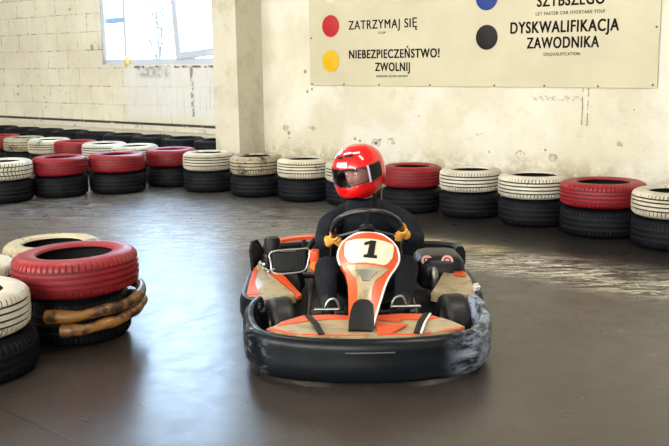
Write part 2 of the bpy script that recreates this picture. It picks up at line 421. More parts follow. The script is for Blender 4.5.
# window
win = empty('window_1', uw(0, 0, 0), WA); tag(win, kind='structure')
def wbar(bm, u0, u1, z0, z1, w0=8.63, w1=8.70, bev=.008):
    a_box(bm, ((u0 + u1) / 2, (w0 + w1) / 2, (z0 + z1) / 2), (u1 - u0, w1 - w0, z1 - z0), bev=bev)
bm = bmesh.new()
wbar(bm, wx0, wx0 + .07, wz0, wz1); wbar(bm, wx1 - .07, wx1, wz0, wz1); wbar(bm, wx0, wx1, wz0, wz0 + .075); wbar(bm, wx0, wx1, wz1 - .07, wz1)
wbar(bm, -10.75, -10.69, wz0, wz1)
link_bm('window_frame', bm, M['pvc'], win)
bm = bmesh.new(); wbar(bm, wx0 + .03, -9.52, wz0 + .03, wz1 - .03, 8.662, 8.668, 0); link_bm('pane', bm, M['pane'], win, False)
bm = bmesh.new(); wbar(bm, wx0 + .07, -10.75, 2.02, 2.10, 8.672, 8.69, .004); link_bm('window_sticker', bm, pbr('blue_grey_strip', (.40, .50, .66), .5), win)
# tilted-in right-hand sash, hinged at its foot
sash = empty('sash', (-9.50, 8.63, wz0 + .06)); sash.parent = win; sash.rotation_euler = (R(0), R(-4.2), 0)
bm = bmesh.new(); Ws, Hs = 1.12, 3.0
for b in [((-.055, 0, Hs / 2), (.11, .06, Hs)), ((Ws, 0, Hs / 2), (.11, .06, Hs)), ((Ws / 2, 0, .05), (Ws, .06, .10)), ((Ws / 2, 0, Hs - .05), (Ws, .06, .1))]:
    a_box(bm, b[0], b[1], bev=.01)
link_bm('sash_frame', bm, M['pvc'], sash)
bm = bmesh.new(); a_box(bm, (Ws / 2, 0, Hs / 2), (Ws - .05, .006, Hs - .15)); link_bm('pane', bm, M['pane'], sash, False)
# foam lump on the corner of the sill
bm = bmesh.new(); bmesh.ops.create_icosphere(bm, subdivisions=3, radius=.06)
for v in bm.verts:
    v.co *= 1 + .25 * math.sin(v.co.x * 60 + 1) * math.cos(v.co.z * 55); v.co.z *= 1.25; v.co.y *= .55
o = link_bm('foam_lump', bm, M['foam']); o.location = uw(-10.66, 8.60, 1.46); o.rotation_euler = (0, 0, WA)
tag(o, 'small yellow foam lump stuck on the lower left corner of the window', 'foam')

# bare shrub outside the glass
sh = empty('bare_shrub', uw(-11.9, 10.3, 0), WA); tag(sh, 'leafless shrub with thin branches outside behind the window glass', 'shrub')
bm = bmesh.new(); rg = random.Random(3)
a_tube(bm, [(0, 0, 0), (.02, 0, .7), (0, .02, 1.3)], .035, smooth=3)
for k in range(11):
    x0 = rg.uniform(-.1, .1); dx = rg.uniform(-1.0, .9); z1 = rg.uniform(2.2, 3.8)
    p0 = Vector((x0, 0, 1.2 + rg.uniform(-.3, .1))); p2 = Vector((dx, rg.uniform(-.2, .2), z1)); p1 = (p0 + p2) / 2 + Vector((rg.uniform(-.12, .12), 0, .1))
    a_tube(bm, [p0, p1, p2], .013, n=6, smooth=4, scale=lambda t: 1 - .6 * t)
    for j in range(3):
        q0 = p1.lerp(p2, rg.uniform(0, .6)); q1 = q0 + Vector((rg.uniform(-.3, .3), 0, rg.uniform(.2, .5)))
        a_tube(bm, [q0, (q0 + q1) / 2 + Vector((.03, 0, 0)), q1], .007, n=5, smooth=2)
link_bm('branches', bm, M['twig'], sh)

# ------------------------------------------------------------------ sign with its lettering
sg = empty('wall_sign', uw(-4.9, 8.345, 1.15), WA)
tag(sg, 'large cream race-flag sign with black lettering and coloured dots on the plaster wall', 'sign')
SX, SZ = -4.9, 1.15
bm = bmesh.new(); a_box(bm, (0, -.006, .68), (4.12, .012, 1.36), bev=.003); link_bm('board', bm, M['sign'], sg, False)
for u, z in [(-6.93, 1.17), (-6.45, 1.165), (-5.95, 1.165), (-5.28, 1.165), (-4.5, 1.165), (-3.95, 1.165), (-3.4, 1.165), (-2.88, 1.18), (-6.93, 1.7), (-2.87, 1.7)]:
    bm = bmesh.new(); a_lathe(bm, [(.011, 0), (.011, .004), (.004, .006)], Matrix.Translation((u - SX, -.012, z - SZ)) @ Matrix.Rotation(R(90), 4, 'X'), 8)
    link_bm('screw', bm, M['brass'], sg)
def disc(u, z, m, r=.125):
    bm = bmesh.new(); a_lathe(bm, [(r, 0), (r, .003), (r * .97, .004)], Matrix.Translation((u - SX, -.0125, z - SZ)) @ Matrix.Rotation(R(90), 4, 'X'), 48)
    return link_bm('colour_dot', bm, m, sg)
disc(-6.635, 1.83, M['d_red']); disc(-6.64, 1.431, M['d_yel']); disc(-4.606, 2.045, M['d_blue']); disc(-4.598, 1.651, M['d_blk'])
ck = disc(-6.623, 2.22, M['plate'])
bm = bmesh.new()
for i in range(-2, 2):
    for j in range(-2, 2):
        if (i + j) % 2: 
            cx_, cz_ = (i + .5) * .056, (j + .5) * .056
            if math.hypot(abs(cx_) + .028, abs(cz_) + .028) < .125: a_box(bm, (cx_ - 6.623 - SX, -.0175, cz_ + 2.22 - SZ), (.056, .002, .056))
link_bm('chequer', bm, M['gdark'], ck, False)
def text(body, u0, u1, z0, cap, m=None, parent=None, bold=.024, name='lettering', plane=None):
    c = bpy.data.curves.new(name, 'FONT'); c.body = body; c.size = 1; c.offset = .008 if bold > .02 else 0; c.extrude = .002
    c.space_character = 1.12 if bold > .02 else 1.15
    o = bpy.data.objects.new(name, c); COL.objects.link(o)
    bpy.context.view_layer.update(); dg = bpy.context.evaluated_depsgraph_get()
    me = bpy.data.meshes.new_from_object(o.evaluated_get(dg)); bpy.data.objects.remove(o); me.name = name
    bm = bmesh.new()
    for ox, oy in [(-1, -.35), (-1, .35), (-.5, 0), (0, .35), (0, -.35), (.5, 0), (1, .35), (1, -.35)]:
        k0 = len(bm.verts); bm.from_mesh(me); bm.verts.ensure_lookup_table()
        for v in bm.verts[k0:]: v.co.x += ox * bold; v.co.y += oy * bold
    bm.to_mesh(me); bm.free(); bold *= .35
    xs = [v.co.x for v in me.vertices]; x0, x1 = min(xs), max(xs); caph = .729 + bold * 2
    for v in me.vertices:
        X = (v.co.x - x0) / (x1 - x0); Zc = (v.co.y + bold) / caph; d = v.co.z
        v.co = plane(X, Zc, d) if plane else Vector((u0 - SX + X * (u1 - u0), -.0135 - (d + .002) * .4, z0 - SZ + Zc * cap))
    me.materials.clear(); me.materials.append(m or M['gdark'])
    o = bpy.data.objects.new(name, me); COL.objects.link(o); o.parent = parent or sg; return o
text('ZATRZYMAJ SIĘ', -6.374, -5.443, 1.781, .103, bold=.017)
text('STOP', -5.96, -5.86, 1.722, .026, bold=.01)
text('NIEBEZPIECZEŃSTWO!', -6.37, -5.159, 1.457, .100)
text('ZWOLNIJ', -6.007, -5.536, 1.315, .098)
text('DANGER SLOW DOWN', -5.99, -5.57, 1.247, .026, bold=.01)
text('SZYBSZEGO', -4.05, -3.362, 1.929, .115)
text('LET FASTER CAR OVERTAKE YOU!', -4.06, -3.36, 1.846, .034, bold=.01)
text('DYSKWALIFIKACJA', -4.333, -3.216, 1.679, .117)
text('ZAWODNIKA', -4.15, -3.403, 1.530, .112)
text('DISQUALIFICATION', -3.965, -3.59, 1.457, .032, bold=.01)

# ------------------------------------------------------------------ tyres
def tyre_mesh(name, mat, groove, style='sipe', periods=64, grooves=(-.038, -.006, .026, .052)):
    """outer radius .32, half height .1, hollow, with tread grooves and shoulder sipes"""
    R0 = .32; out = []
    # (r, z, zone) zone 0 sidewall, 1 tread rib, 2 groove
    side = [(.192, -.080, 0), (.200, -.092, 0), (.225, -.0985, 0), (.250, -.100, 0), (.272, -.097, 0), (.292, -.089, 0), (.305, -.080, 1), (.314, -.068, 1)]
    out += side
    zs = []
    for gz in grooves: zs += [(gz - .0068, 1), (gz - .0055, 2), (gz + .0055, 2), (gz + .0068, 1)]
    for z, zn in zs:
        rr = R0 - 1.2 * z * z
        out.append((rr - (.009 if zn == 2 else 0), z, zn))
    out += [(r, -z, zn) for r, z, zn in side[::-1]]
    inner = [(.205, .070, 3), (.275, .072, 3), (.298, .05, 3), (.300, 0, 3), (.298, -.05, 3), (.275, -.072, 3), (.205, -.070, 3)]
    prof = out + inner
    bm = bmesh.new(); rings = []; steps = [0, .62, .72, .92]
    per = periods if style != 'fine' else 90
    for k in range(per):
        for q, st in enumerate(steps):
            notch = q >= 2; ring = []
            for r, z, zn in prof:
                a = (k + st) / per * 2 * math.pi
                rr = r
                if zn == 1:
                    edge = abs(z) > .045 or style in ('chevron', 'fine')
                    if style == 'chevron': a += 1.1 * abs(z)
                    elif style == 'fine': a += .9 * z
                    else: a += .25 * z
                    if notch and edge: rr -= .006
                ring.append(bm.verts.new((rr * math.cos(a), rr * math.sin(a), z)))
            rings.append((ring, notch))
    L = len(rings); P = len(prof)
    for i in range(L):
        A, na = rings[i]; B, nb = rings[(i + 1) % L]
        for j in range(P):
            j2 = (j + 1) % P; f = bm.faces.new((A[j], A[j2], B[j2], B[j]))
            z0, z1 = prof[j][2], prof[j2][2]
            if z0 == 2 and z1 == 2: f.material_index = 1
            elif z0 == 3 or z1 == 3: f.material_index = 2
            elif z0 == 1 and z1 == 1 and na and nb and (abs(prof[j][1]) > .045 or style in ('chevron', 'fine')): f.material_index = 1
    o = link_bm(name, bm, [mat, groove, M['g_black']], smooth=True, angle=35)
    me = o.data; bpy.data.objects.remove(o); return me
TM = {
    'white': tyre_mesh('tyre', M['t_white'], M['g_white']),
    'whitefine': tyre_mesh('tyre', M['t_white'], M['g_white'], 'fine', grooves=(-.03, .004, .034)),
    'chev': tyre_mesh('tyre', M['t_bright'], M['g_white'], 'chevron', 46, grooves=(-.045, 0, .045)),
    'dirty': tyre_mesh('tyre', M['t_dirty'], M['g_white'], grooves=(-.035, .0, .035)),
    'bright': tyre_mesh('tyre', M['t_bright'], M['g_white'], grooves=(-.045, -.015, .018, .047)),
    'red': tyre_mesh('tyre', M['t_red'], M['g_red'], 'fine', grooves=(-.045, -.015, .018, .045)),
    'redplain': tyre_mesh('tyre', M['t_red'], M['g_red'], 'sipe', grooves=(-.045, -.015, .018, .045)),
    'black': tyre_mesh('tyre', M['t_black'], M['g_black'], grooves=(-.035, 0, .035)),
}
CATT = 'tyre'
def tyre(kind, x, y, z, rad, label, group, tilt=(0, 0), h=.2, rz=None):
    o = bpy.data.objects.new('tyre', TM[kind]); COL.objects.link(o)
    o.location = (x, y, z + h / 2); s = rad / .32; o.scale = (s, s, h / .2)
    o.rotation_euler = (R(tilt[0]), R(tilt[1]), random.uniform(0, 6.28) if rz is None else rz)
    tag(o, label, CATT, group); return o
GW = 'tyre barrier along the sign wall'; GL = 'tyre barrier bending to the left edge'
row = [  # x, y, R, kind, label of the painted top tyre, name for the tyre below
 (-3.66, 9.96, .305, 'chev', 'white tyre with zigzag tread at the left edge of the track, front row', 'zigzag-tread white tyre at the left edge', GL),
 (-3.15, 10.31, .312, 'red', 'bright red tyre topping the stack next to the zigzag-tread white one', 'red tyre next to the zigzag-tread white one', GL),
 (-2.55, 10.56, .330, 'redplain', 'red tyre with dark blotches, middle of the three front-row red tyres on the left', 'middle one of the three front-row red tyres on the left', GL),
 (-2.00, 11.06, .312, 'red', 'red tyre just left of the white striped tyre near the pillar', 'red tyre just left of the white tyre near the pillar', GL),
 (-1.47, 10.58, .305, 'white', 'white striped tyre standing left in front of the pillar foot', 'white striped tyre left in front of the pillar', GW),
 (-.88, 10.14, .300, 'dirty', 'dirty white tyre with black worn patches right in front of the pillar', 'dirty white tyre in front of the pillar', GW),
 (-.32, 9.77, .300, 'white', 'white tyre with clean stripes, between pillar and red helmet', 'clean striped white tyre between pillar and helmet', GW),
 (.20, 9.39, .292, 'whitefine', 'white block-tread tyre half hidden behind the red helmet', 'block-tread white tyre behind the helmet', GW),
 (.78, 8.95, .302, 'red', 'dark red tyre right behind the driver, left of two white tyres', 'dark red tyre right behind the driver', GW),
 (1.32, 8.62, .300, 'bright', 'white tyre beside the dark red one behind the driver', 'white tyre beside the dark red one behind the driver', GW),
 (1.83, 8.15, .330, 'bright', 'white tyre just left of the large red tyre on the right', 'white tyre just left of the large red tyre', GW),
 (2.30, 7.62, .362, 'redplain', 'largest red tyre on top, below the right end of the sign', 'largest red tyre, below the right end of the sign', GW),
 (2.70, 7.05, .330, 'white', 'white tyre cut off by the right edge of the picture', 'white tyre cut off by the right edge', GW),
]
for i, (x, y, rr, k, lab, ref, grp) in enumerate(row):
    x, y, rr = x * .967, y * .967, rr * .967
    dx, dy = random.uniform(-.006, .006), random.uniform(-.006, .006)
    tyre('black', x + dx, y + dy, 0, rr * 1.0, 'black tyre below the ' + ref, grp, h=.235)
    tyre(k, x, y, .238, rr, lab, grp, (random.uniform(-.6, .6), random.uniform(-.6, .6)))
# second row
G2 = 'second tyre row behind the left barrier'
second = [('bright', 'white tyre nearest the pillar in the second row'),
          ('bright', 'second white tyre from the pillar in the second row'),
          ('red', 'bright red tyre wedged between two white ones in the second row'),
          ('whitefine', 'white tyre just left of the red one in the second row'),
          ('dirty', 'smudged white tyre with a black patch in the second row'),
          ('red', 'red tyre at the left picture edge in the second row')]
for i, (k, lab) in enumerate(second):
    x, y = -2.56 - i * .487, 11.60 + i * .387
    tyre('black', x, y, 0, .30, 'black tyre below the ' + lab, G2)
    tyre(k, x, y, .203, .30, lab, G2, (random.uniform(-.6, .6), random.uniform(-.6, .6)))
# dark row against the window wall
G3 = 'bare black tyres along the foot of the window wall'
for i in range(9):
    p = uw(-8.50 - i * .63, 8.24)
    tyre('black', p.x, p.y, 0, .295, 'bare black tyre on the floor in the dark row against the window wall', G3, h=.22)
    tyre('black', p.x, p.y, .225, .295, 'bare black tyre topping a stack in the dark row against the window wall', G3, h=.22, tilt=(random.uniform(-1, 1), 0))

# near stacks on the left
G4 = 'tyres of the near corner pile'
tyre('black', -1.76, 4.13, 0, .325, 'black tyre below the nearest white tyre', G4)
tyre('bright', -1.765, 4.13, .21, .305, 'nearest white tyre with black tread lines at the lower left edge', G4, (.4, .9), h=.205)
tyre('black', -1.40, 4.72, 0, .286, 'black tyre below the near red tyre, wrapped by a brown hose', G4, h=.255)
tyre('redplain', -1.39, 4.71, .262, .330, 'large near red tyre topping the stack with the brown hose', G4, (-1.0, -1.0), h=.205)
tyre('black', -1.70, 5.31, 0, .290, 'black tyre below the cream tyre behind the near red one', G4)
tyre('dirty', -1.695, 5.31, .203, .292, 'cream worn tyre lying behind the near red tyre', G4)
TMC = tyre_mesh('tyre', M['t_white'], M['g_white'], grooves=(-.03, .03)); TM['cream'] = TMC
tyre('black', -2.02, 4.75, 0, .285, 'black tyre below the cream tyre at the left edge', G4)
tyre('cream', -2.02, 4.75, .203, .285, 'cream tyre at the left edge between the nearest white and the worn cream one', G4)
# brown hose slung round the red tyre's stack
hs = empty('rubber_hose', (-1.40, 4.72, 0)); tag(hs, 'brown worn rubber hose in two loops round the tyre under the near red one', 'hose')
def hose(z0, z1, a0, a1, r, rad):
    pts = []
    for k in range(15):
        t = k / 14; a = R(a0 + (a1 - a0) * t)
        zz = z0 + (z1 - z0) * (.5 - .5 * math.cos(math.pi * min(1, t * 1.25)))
        rr2 = rad + .004 * math.sin(k * 1.3) + .012 * t
        pts.append((rr2 * math.cos(a), rr2 * math.sin(a), zz + .003 * math.sin(k * 2.1)))
    bm = bmesh.new(); a_tube(bm, pts, r, n=14, smooth=4, scale=lambda t: 1.18 - .25 * min(1, t * 6) + .08 * math.sin(t * 25)); return link_bm('loop', bm, M['hose'], hs)
hose(.190, .232, -100, 75, .031, .338); hose(.116, .162, -88, 45, .031, .334)

# ------------------------------------------------------------------ kart
K = empty('racing_kart', (.15, 3.80, 0)); tag(K, 'orange, beige and black rental kart number 1 with driver on the track', 'go-kart')
# front bumper: one moulded wrap-round body
bump_prof = [(.012, .104), (.030, .098), (.044, .080), (.050, .05), (.044, .025), (.050, .0), (.046, -.06), (.026, -.098), (-.005, -.105), (-.03, -.085), (-.02, 0), (-.008, .08), (-.002, .10)]
def bumper(name, pts, m, prof=bump_prof, n=8):
    bm = bmesh.new(); a_sweep(bm, catmull(pts, n), prof); return link_bm(name, bm, m, K, angle=50)
Z = .12
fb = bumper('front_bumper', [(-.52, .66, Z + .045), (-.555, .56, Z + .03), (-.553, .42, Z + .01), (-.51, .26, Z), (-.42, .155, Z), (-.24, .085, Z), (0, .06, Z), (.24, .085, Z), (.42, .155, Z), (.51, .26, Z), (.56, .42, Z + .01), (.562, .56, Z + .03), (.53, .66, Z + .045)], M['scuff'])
fb['label'] = 'black front bumper with pale scuffs on its right end'
# raised lip and groove line on the bumper front
bm = bmesh.new(); a_tube(bm, [(-.11, .008, .172), (.0, .004, .172), (.11, .008, .172)], .004, smooth=4); link_bm('bumper_slot', bm, M['steel'], fb)
side_prof = [(.0, .075), (.03, .07), (.045, .03), (.045, -.03), (.03, -.07), (0, -.075), (-.02, -.06), (-.02, .06)]
bumper('side_bumper', [(-.54, 1.50, .14), (-.625, 1.42, .14), (-.632, 1.15, .14), (-.622, .92, .14), (-.56, .80, .14), (-.50, .76, .14)], M['black'], side_prof)
sb = bumper('side_bumper', [(.50, .76, .14), (.56, .80, .14), (.605, .92, .14), (.612, 1.15, .14), (.60, 1.42, .14), (.52, 1.50, .14)], M['black'], side_prof)
rb = bumper('rear_bumper', [(-.55, 1.93, .20), (-.30, 1.99, .20), (0, 2.0, .20), (.30, 1.99, .20), (.55, 1.93, .20), (.635, 1.83, .20)][::-1] + [(-.635, 1.83, .20)], M['black'], side_prof) if False else None
bm = bmesh.new(); a_sweep(bm, catmull([(.635, 1.78, .20), (.60, 1.9, .20), (.40, 1.98, .20), (0, 2.0, .20), (-.40, 1.98, .20), (-.60, 1.9, .20), (-.635, 1.78, .20)], 6), side_prof)
rb = link_bm('rear_bumper', bm, M['black'], K)
bm = bmesh.new(); a_sweep(bm, catmull([(.10, 1.94, .315), (-.15, 1.94, .32), (-.38, 1.90, .32), (-.50, 1.84, .315)], 6), [(-.03, -.010), (.03, -.010), (.03, .010), (-.03, .010)])
link_bm('rear_spoiler', bm, M['orange'], K, False)
for x in (-.35, .0): tube('spoiler_bracket', [(x, 1.95, .22), (x, 1.93, .31)], .012, M['steel'], K)
# rear side fin on the left
slab('rear_fin', [(-.655, 1.46, .20), (-.665, 1.46, .34), (-.655, 1.50, .385), (-.635, 1.56, .38), (-.61, 1.80, .25), (-.60, 1.80, .18)], (-1, -.15, 0), .018, M['black'], K, .005)
# chassis
bm = bmesh.new()
for s in (-1, 1):
    a_tube(bm, [(s * .14, .16, .10), (s * .22, .5, .06), (s * .30, .9, .06), (s * .30, 1.8, .08)], .015)
    a_tube(bm, [(s * .30, .68, .08), (s * .40, .68, .12)], .014, smooth=1)
a_tube(bm, [(-.14, .16, .10), (.14, .16, .10)], .014, smooth=1); a_tube(bm, [(-.24, .55, .06), (.24, .55, .06)], .014, smooth=1)
a_tube(bm, [(-.3, 1.05, .06), (.3, 1.05, .06)], .014, smooth=1); a_tube(bm, [(-.3, 1.78, .08), (.3, 1.78, .08)], .014, smooth=1)
link_bm('chassis', bm, M['steel'], K)
slab('underbody', [(-.56, .80, .06), (.54, .80, .06), (.56, 1.10, .06), (.54, 1.50, .06), (.36, 1.90, .06), (-.36, 1.90, .06), (-.56, 1.50, .06), (-.58, 1.10, .06)], (0, 0, 1), .02, M['matte'], K)
slab('floor_tray', [(-.28, .22, .045), (.28, .22, .045), (.30, 1.1, .045), (-.30, 1.1, .045)], (0, 0, 1), .006, M['matte'], K)
tube('rear_axle', [(-.46, 1.62, .14), (.46, 1.62, .14)], .02, M['steel'], K, smooth=1)
# wheels
def wheel(x, y, r, w, steer):
    t = bpy.data.objects.new('wheel', None); COL.objects.link(t); t.parent = K; t.location = (x, y, r); t.rotation_euler = (0, 0, steer)
    rot = Matrix.Rotation(R(90), 4, 'Y')
    bm = bmesh.new(); h = w / 2
    pr_ = [(r * .52, -h * .85), (r * .62, -h * .98), (r * .80, -h), (r * .92, -h * .92), (r * .985, -h * .72), (r, -h * .4), (r, h * .4), (r * .985, h * .72), (r * .92, h * .92), (r * .80, h), (r * .62, h * .98), (r * .52, h * .85), (r * .55, 0)]
    a_lathe(bm, pr_, rot, 40, closed=True); link_bm('wheel_tyre', bm, M['rubber'], t)
    bm = bmesh.new(); a_lathe(bm, [(r * .54, -h * .86), (r * .50, -h * .8), (r * .46, -h * .3), (r * .2, -h * .2), (r * .18, h * .2), (r * .46, h * .3), (r * .5, h * .8), (r * .54, h * .86), (r * .52, 0)], rot, 28, closed=True)
    link_bm('rim', bm, M['alu'], t)
    bm = bmesh.new(); a_lathe(bm, [(.0225, -h * .7), (.03, -h * .65), (.03, h * .65), (.0225, h * .7)], rot, 14); link_bm('hub', bm, M['steel'], t)
wheel(-.435, .66, .128, .125, R(14)); wheel(.455, .68, .128, .125, R(10))
wheel(-.52, 1.62, .14, .17, 0); wheel(.52, 1.62, .14, .17, 0)
# front fairing (beige, orange edged) between bumper and wheels
def fz(x, y): return .222 + .06 * max(0, y - .12) - .05 * x * x
def fy(y): return .10 + (y - .10) * .74
def fair(name, poly, m, lift, t, parent): return slab(name, [(x - .01, fy(y), fz(x, fy(y)) + lift) for x, y in poly], (0, 0, 1), t, m, parent, .003)
half = [(0, .10), (.20, .115), (.40, .20), (.46, .29), (.40, .40), (.30, .50), (.17, .50), (0, .46)]
poly = [(x, y) for x, y in half] + [(-x, y) for x, y in half[::-1][1:-1]]
ff = fair('front_fairing', poly, M['beige'], 0, .02, K)
fair('orange_stripe', [(.04, .40), (.17, .34), (.155, .385), (.30, .40), (.36, .43), (.30, .50), (.17, .50), (.04, .46)], M['orange'], .003, .004, ff)
fair('orange_stripe', [(-.04, .40), (-.16, .42), (-.27, .40), (-.42, .325), (-.405, .395), (-.30, .50), (-.17, .50), (-.04, .46)], M['orange'], .003, .004, ff)
fair('orange_stripe', [(.05, .115), (.11, .125), (.20, .30), (.12, .28), (.04, .36)], M['orange'], .004, .004, ff)
fair('orange_stripe', [(.30, .16), (.43, .225), (.46, .29), (.36, .205)], M['orange'], .003, .004, ff)
fair('orange_stripe', [(-.30, .16), (-.36, .178), (-.465, .285), (-.44, .315), (-.37, .21)], M['orange'], .003, .004, ff)
fair('orange_stripe', [(-.30, .158), (-.20, .118), (0, .103), (0, .115), (-.20, .132), (-.29, .174)], M['orange'], .003, .004, ff)
fair('orange_stripe', [(.30, .158), (.20, .118), (.10, .110), (.10, .120), (.20, .132), (.29, .174)], M['orange'], .003, .004, ff)
for s in (-1, 1):
    bm = bmesh.new(); a_sweep(bm, [Vector((s * .215, .12, fz(.2, .12) + .006)), Vector((s * .245, .26, fz(.24, .26) + .008)), Vector((s * .285, .385, fz(.28, .385) + .006))], [(-.014, -.003), (.014, -.003), (.014, .003), (-.014, .003)])
    link_bm('strap', bm, M['matte'], ff, False)
bm = bmesh.new(); a_sweep(bm, [Vector((.235, .12, fz(.2, .12) + .006)), Vector((.268, .26, fz(.24, .26) + .008)), Vector((.306, .385, fz(.28, .385) + .006))], [(-.005, -.003), (.005, -.003), (.005, .003), (-.005, .003)])
link_bm('white_piping', bm, M['white'], ff, False)
# side pods
pn = slab('side_pod', [(-.625, .84, .215), (-.632, 1.10, .228), (-.625, 1.40, .25), (-.60, 1.42, .265), (-.50, 1.12, .250), (-.36, .86, .222), (-.50, .80, .210)][::-1], (0, 0, 1), .05, M['beige'], K, .008)
slab('orange_edge', [(-.625, .86, .224), (-.631, 1.10, .236), (-.625, 1.34, .256), (-.605, 1.34, .256), (-.598, 1.08, .238), (-.56, .86, .225)][::-1], (0, 0, 1), .008, M['orange'], pn)
slab('orange_edge', [(-.52, 1.20, .262), (-.37, .88, .232), (-.35, .80, .222), (-.33, .84, .222), (-.46, 1.20, .262)], (0, 0, 1), .02, M['orange'], pn)
pn = slab('side_pod', [(.60, .84, .215), (.61, 1.10, .228), (.60, 1.34, .25), (.56, 1.38, .265), (.46, 1.16, .250), (.36, .86, .222), (.50, .80, .210)], (0, 0, 1), .05, M['beige'], K, .008)
slab('orange_patch', [(.52, 1.14, .252), (.585, 1.12, .248), (.575, 1.32, .262), (.545, 1.34, .268)], (0, 0, 1), .008, M['orange'], pn)
for d in (0, .035):
    bm = bmesh.new(); a_box(bm, (.628 + .002, .93 + d * 1.5, .165), (.09, .03, .012), rot=Euler((0, R(-65), R(-55)))); 
    a = link_bm('white_sticker', bm, M['white'], sb, False); a.location = (-.025, -.02, .035)
# steering column + nose panel (tilts back to the steering wheel)
tube('steering_column', [(.01, .50, .12), (.02, .95, .56)], .011, M['steel'], K, smooth=1)
A0, A1 = Vector((-.03, .225, .205)), Vector((.030, .725, .540))       # foot and top of the panel
PU = (A1 - A0); PL = PU.length; PU.normalize(); PS = Vector((1, 0, 0)); PS = (PS - PU * PS.dot(PU)).normalized(); PN = PU.cross(PS).normalized()
if PN.y > 0: PN = -PN
def pp(s, t, lift=0):      # s sideways, t 0..1 up the panel, bowed outwards
    return A0 + PU * (t * PL) + PS * s + PN * (lift + .05 * (1 - (s / .16) ** 2) + .03 * math.sin(math.pi * t))
def panel(name, prof, m, lift, t, parent, cols=9):
    """prof: list of (t, s_left, s_right); a curved sheet with thickness"""
    bm = bmesh.new(); F_, B_ = [], []
    for tt, a, b in prof:
        F_.append([bm.verts.new(pp(a + (b - a) * k / (cols - 1), tt, lift)) for k in range(cols)])
        B_.append([bm.verts.new(pp(a + (b - a) * k / (cols - 1), tt, lift - t)) for k in range(cols)])
    n = len(prof)
    for i in range(n - 1):
        for k in range(cols - 1):
            bm.faces.new((F_[i][k], F_[i][k + 1], F_[i + 1][k + 1], F_[i + 1][k])); bm.faces.new((B_[i][k], B_[i + 1][k], B_[i + 1][k + 1], B_[i][k + 1]))
        bm.faces.new((F_[i][0], F_[i + 1][0], B_[i + 1][0], B_[i][0])); bm.faces.new((F_[i][-1], B_[i][-1], B_[i + 1][-1], F_[i + 1][-1]))
    for k in range(cols - 1):
        bm.faces.new((F_[0][k], B_[0][k], B_[0][k + 1], F_[0][k + 1])); bm.faces.new((F_[-1][k], F_[-1][k + 1], B_[-1][k + 1], B_[-1][k]))
    return link_bm(name, bm, m, parent, True, 50)
outer = [(0, -.058, .048), (.1, -.066, .058), (.25, -.074, .075), (.40, -.084, .092), (.52, -.104, .112), (.62, -.130, .135), (.72, -.146, .150), (.80, -.148, .150), (.88, -.138, .138), (.94, -.115, .112), (.98, -.08, .078), (1.0, -.04, .04)]
npn = panel('front_panel', outer, M['orange'], 0, .03, K)
plate = panel('number_plate', [(.60, -.075, .080), (.63, -.095, .100), (.72, -.118, .122), (.82, -.122, .126), (.88, -.120, .124), (.895, -.112, .116), (.90, -.08, .08)], M['plate'], .006, .006, npn)
# digit 1 as built strokes on the plate
digit = [(-.012, 0), (.026, 0), (.040, .78), (.040, 1), (.012, 1), (-.028, .84), (-.026, .66), (.004, .74)]
digit = [(-.026, 0), (.040, 0), (.040, .14), (.024, .14), (.030, 1), (.006, 1), (-.028, .86), (-.028, .70), (-.002, .78), (-.010, .14), (-.026, .14)]
bm = bmesh.new(); a_slab(bm, [pp(x + .006, .655 + q * .215, .012) for x, q in digit], PN, .004); link_bm('number_one', bm, M['gdark'], plate, False)
panel('lower_insert', [(.0, -.028, .024), (.2, -.03, .03), (.34, -.035, .037), (.42, -.045, .048), (.50, -.080, .084), (.56, -.098, .102), (.575, -.10, .104)], M['beige'], .005, .006, npn)
panel('dark_notch', [(.40, -.016, .018), (.44, -.024, .027), (.49, -.044, .048), (.515, -.052, .056)], M['alu'], .009, .004, npn)
panel('nose_cap', [(-.06, -.060, .052), (.0, -.062, .056), (.10, -.058, .052), (.17, -.048, .046), (.20, -.03, .03), (.21, -.015, .015)], M['matte'], .014, .02, npn)
pe = [( t_, b_) for t_, a_, b_ in outer]
bm = bmesh.new(); a_tube(bm, [pp(b_ + .003, t_, -.004) for t_, b_ in pe] + [pp(a_ - .003, t_, -.004) for t_, a_, _ in outer[::-1][:7]], .0065, n=8, smooth=4); link_bm('white_edging', bm, M['white'], npn)
# steering wheel
be = R(48); SV = Vector((0, math.cos(be), math.sin(be))); TV = Vector((0, -math.sin(be), math.cos(be))); CW = Vector((.022, .93, .555)); RW = .182
st = bpy.data.objects.new('steering_wheel', None); COL.objects.link(st); st.parent = K; st.location = CW
bm = bmesh.new(); a_tube(bm, [Vector((1, 0, 0)) * (RW * math.cos(a)) + TV * (RW * math.sin(a)) for a in [k * math.pi / 12 for k in range(24)]], .0145, n=12, closed=True, smooth=3)
link_bm('wheel_rim', bm, pbr('steering_leather', (.014, .014, .016), .3, coat=.3), st)
bm = bmesh.new()
for a in (90, 205, -25): a_tube(bm, [(0, 0, 0), Vector((1, 0, 0)) * (RW * math.cos(R(a))) + TV * (RW * math.sin(R(a)))], .008, smooth=1)
link_bm('spokes', bm, M['steel'], st)
bm = bmesh.new(); a_lathe(bm, [(.04, -.02), (.045, 0), (.035, .015)], SV.to_track_quat('Z', 'Y').to_matrix().to_4x4(), 20); link_bm('hub', bm, M['matte'], st)
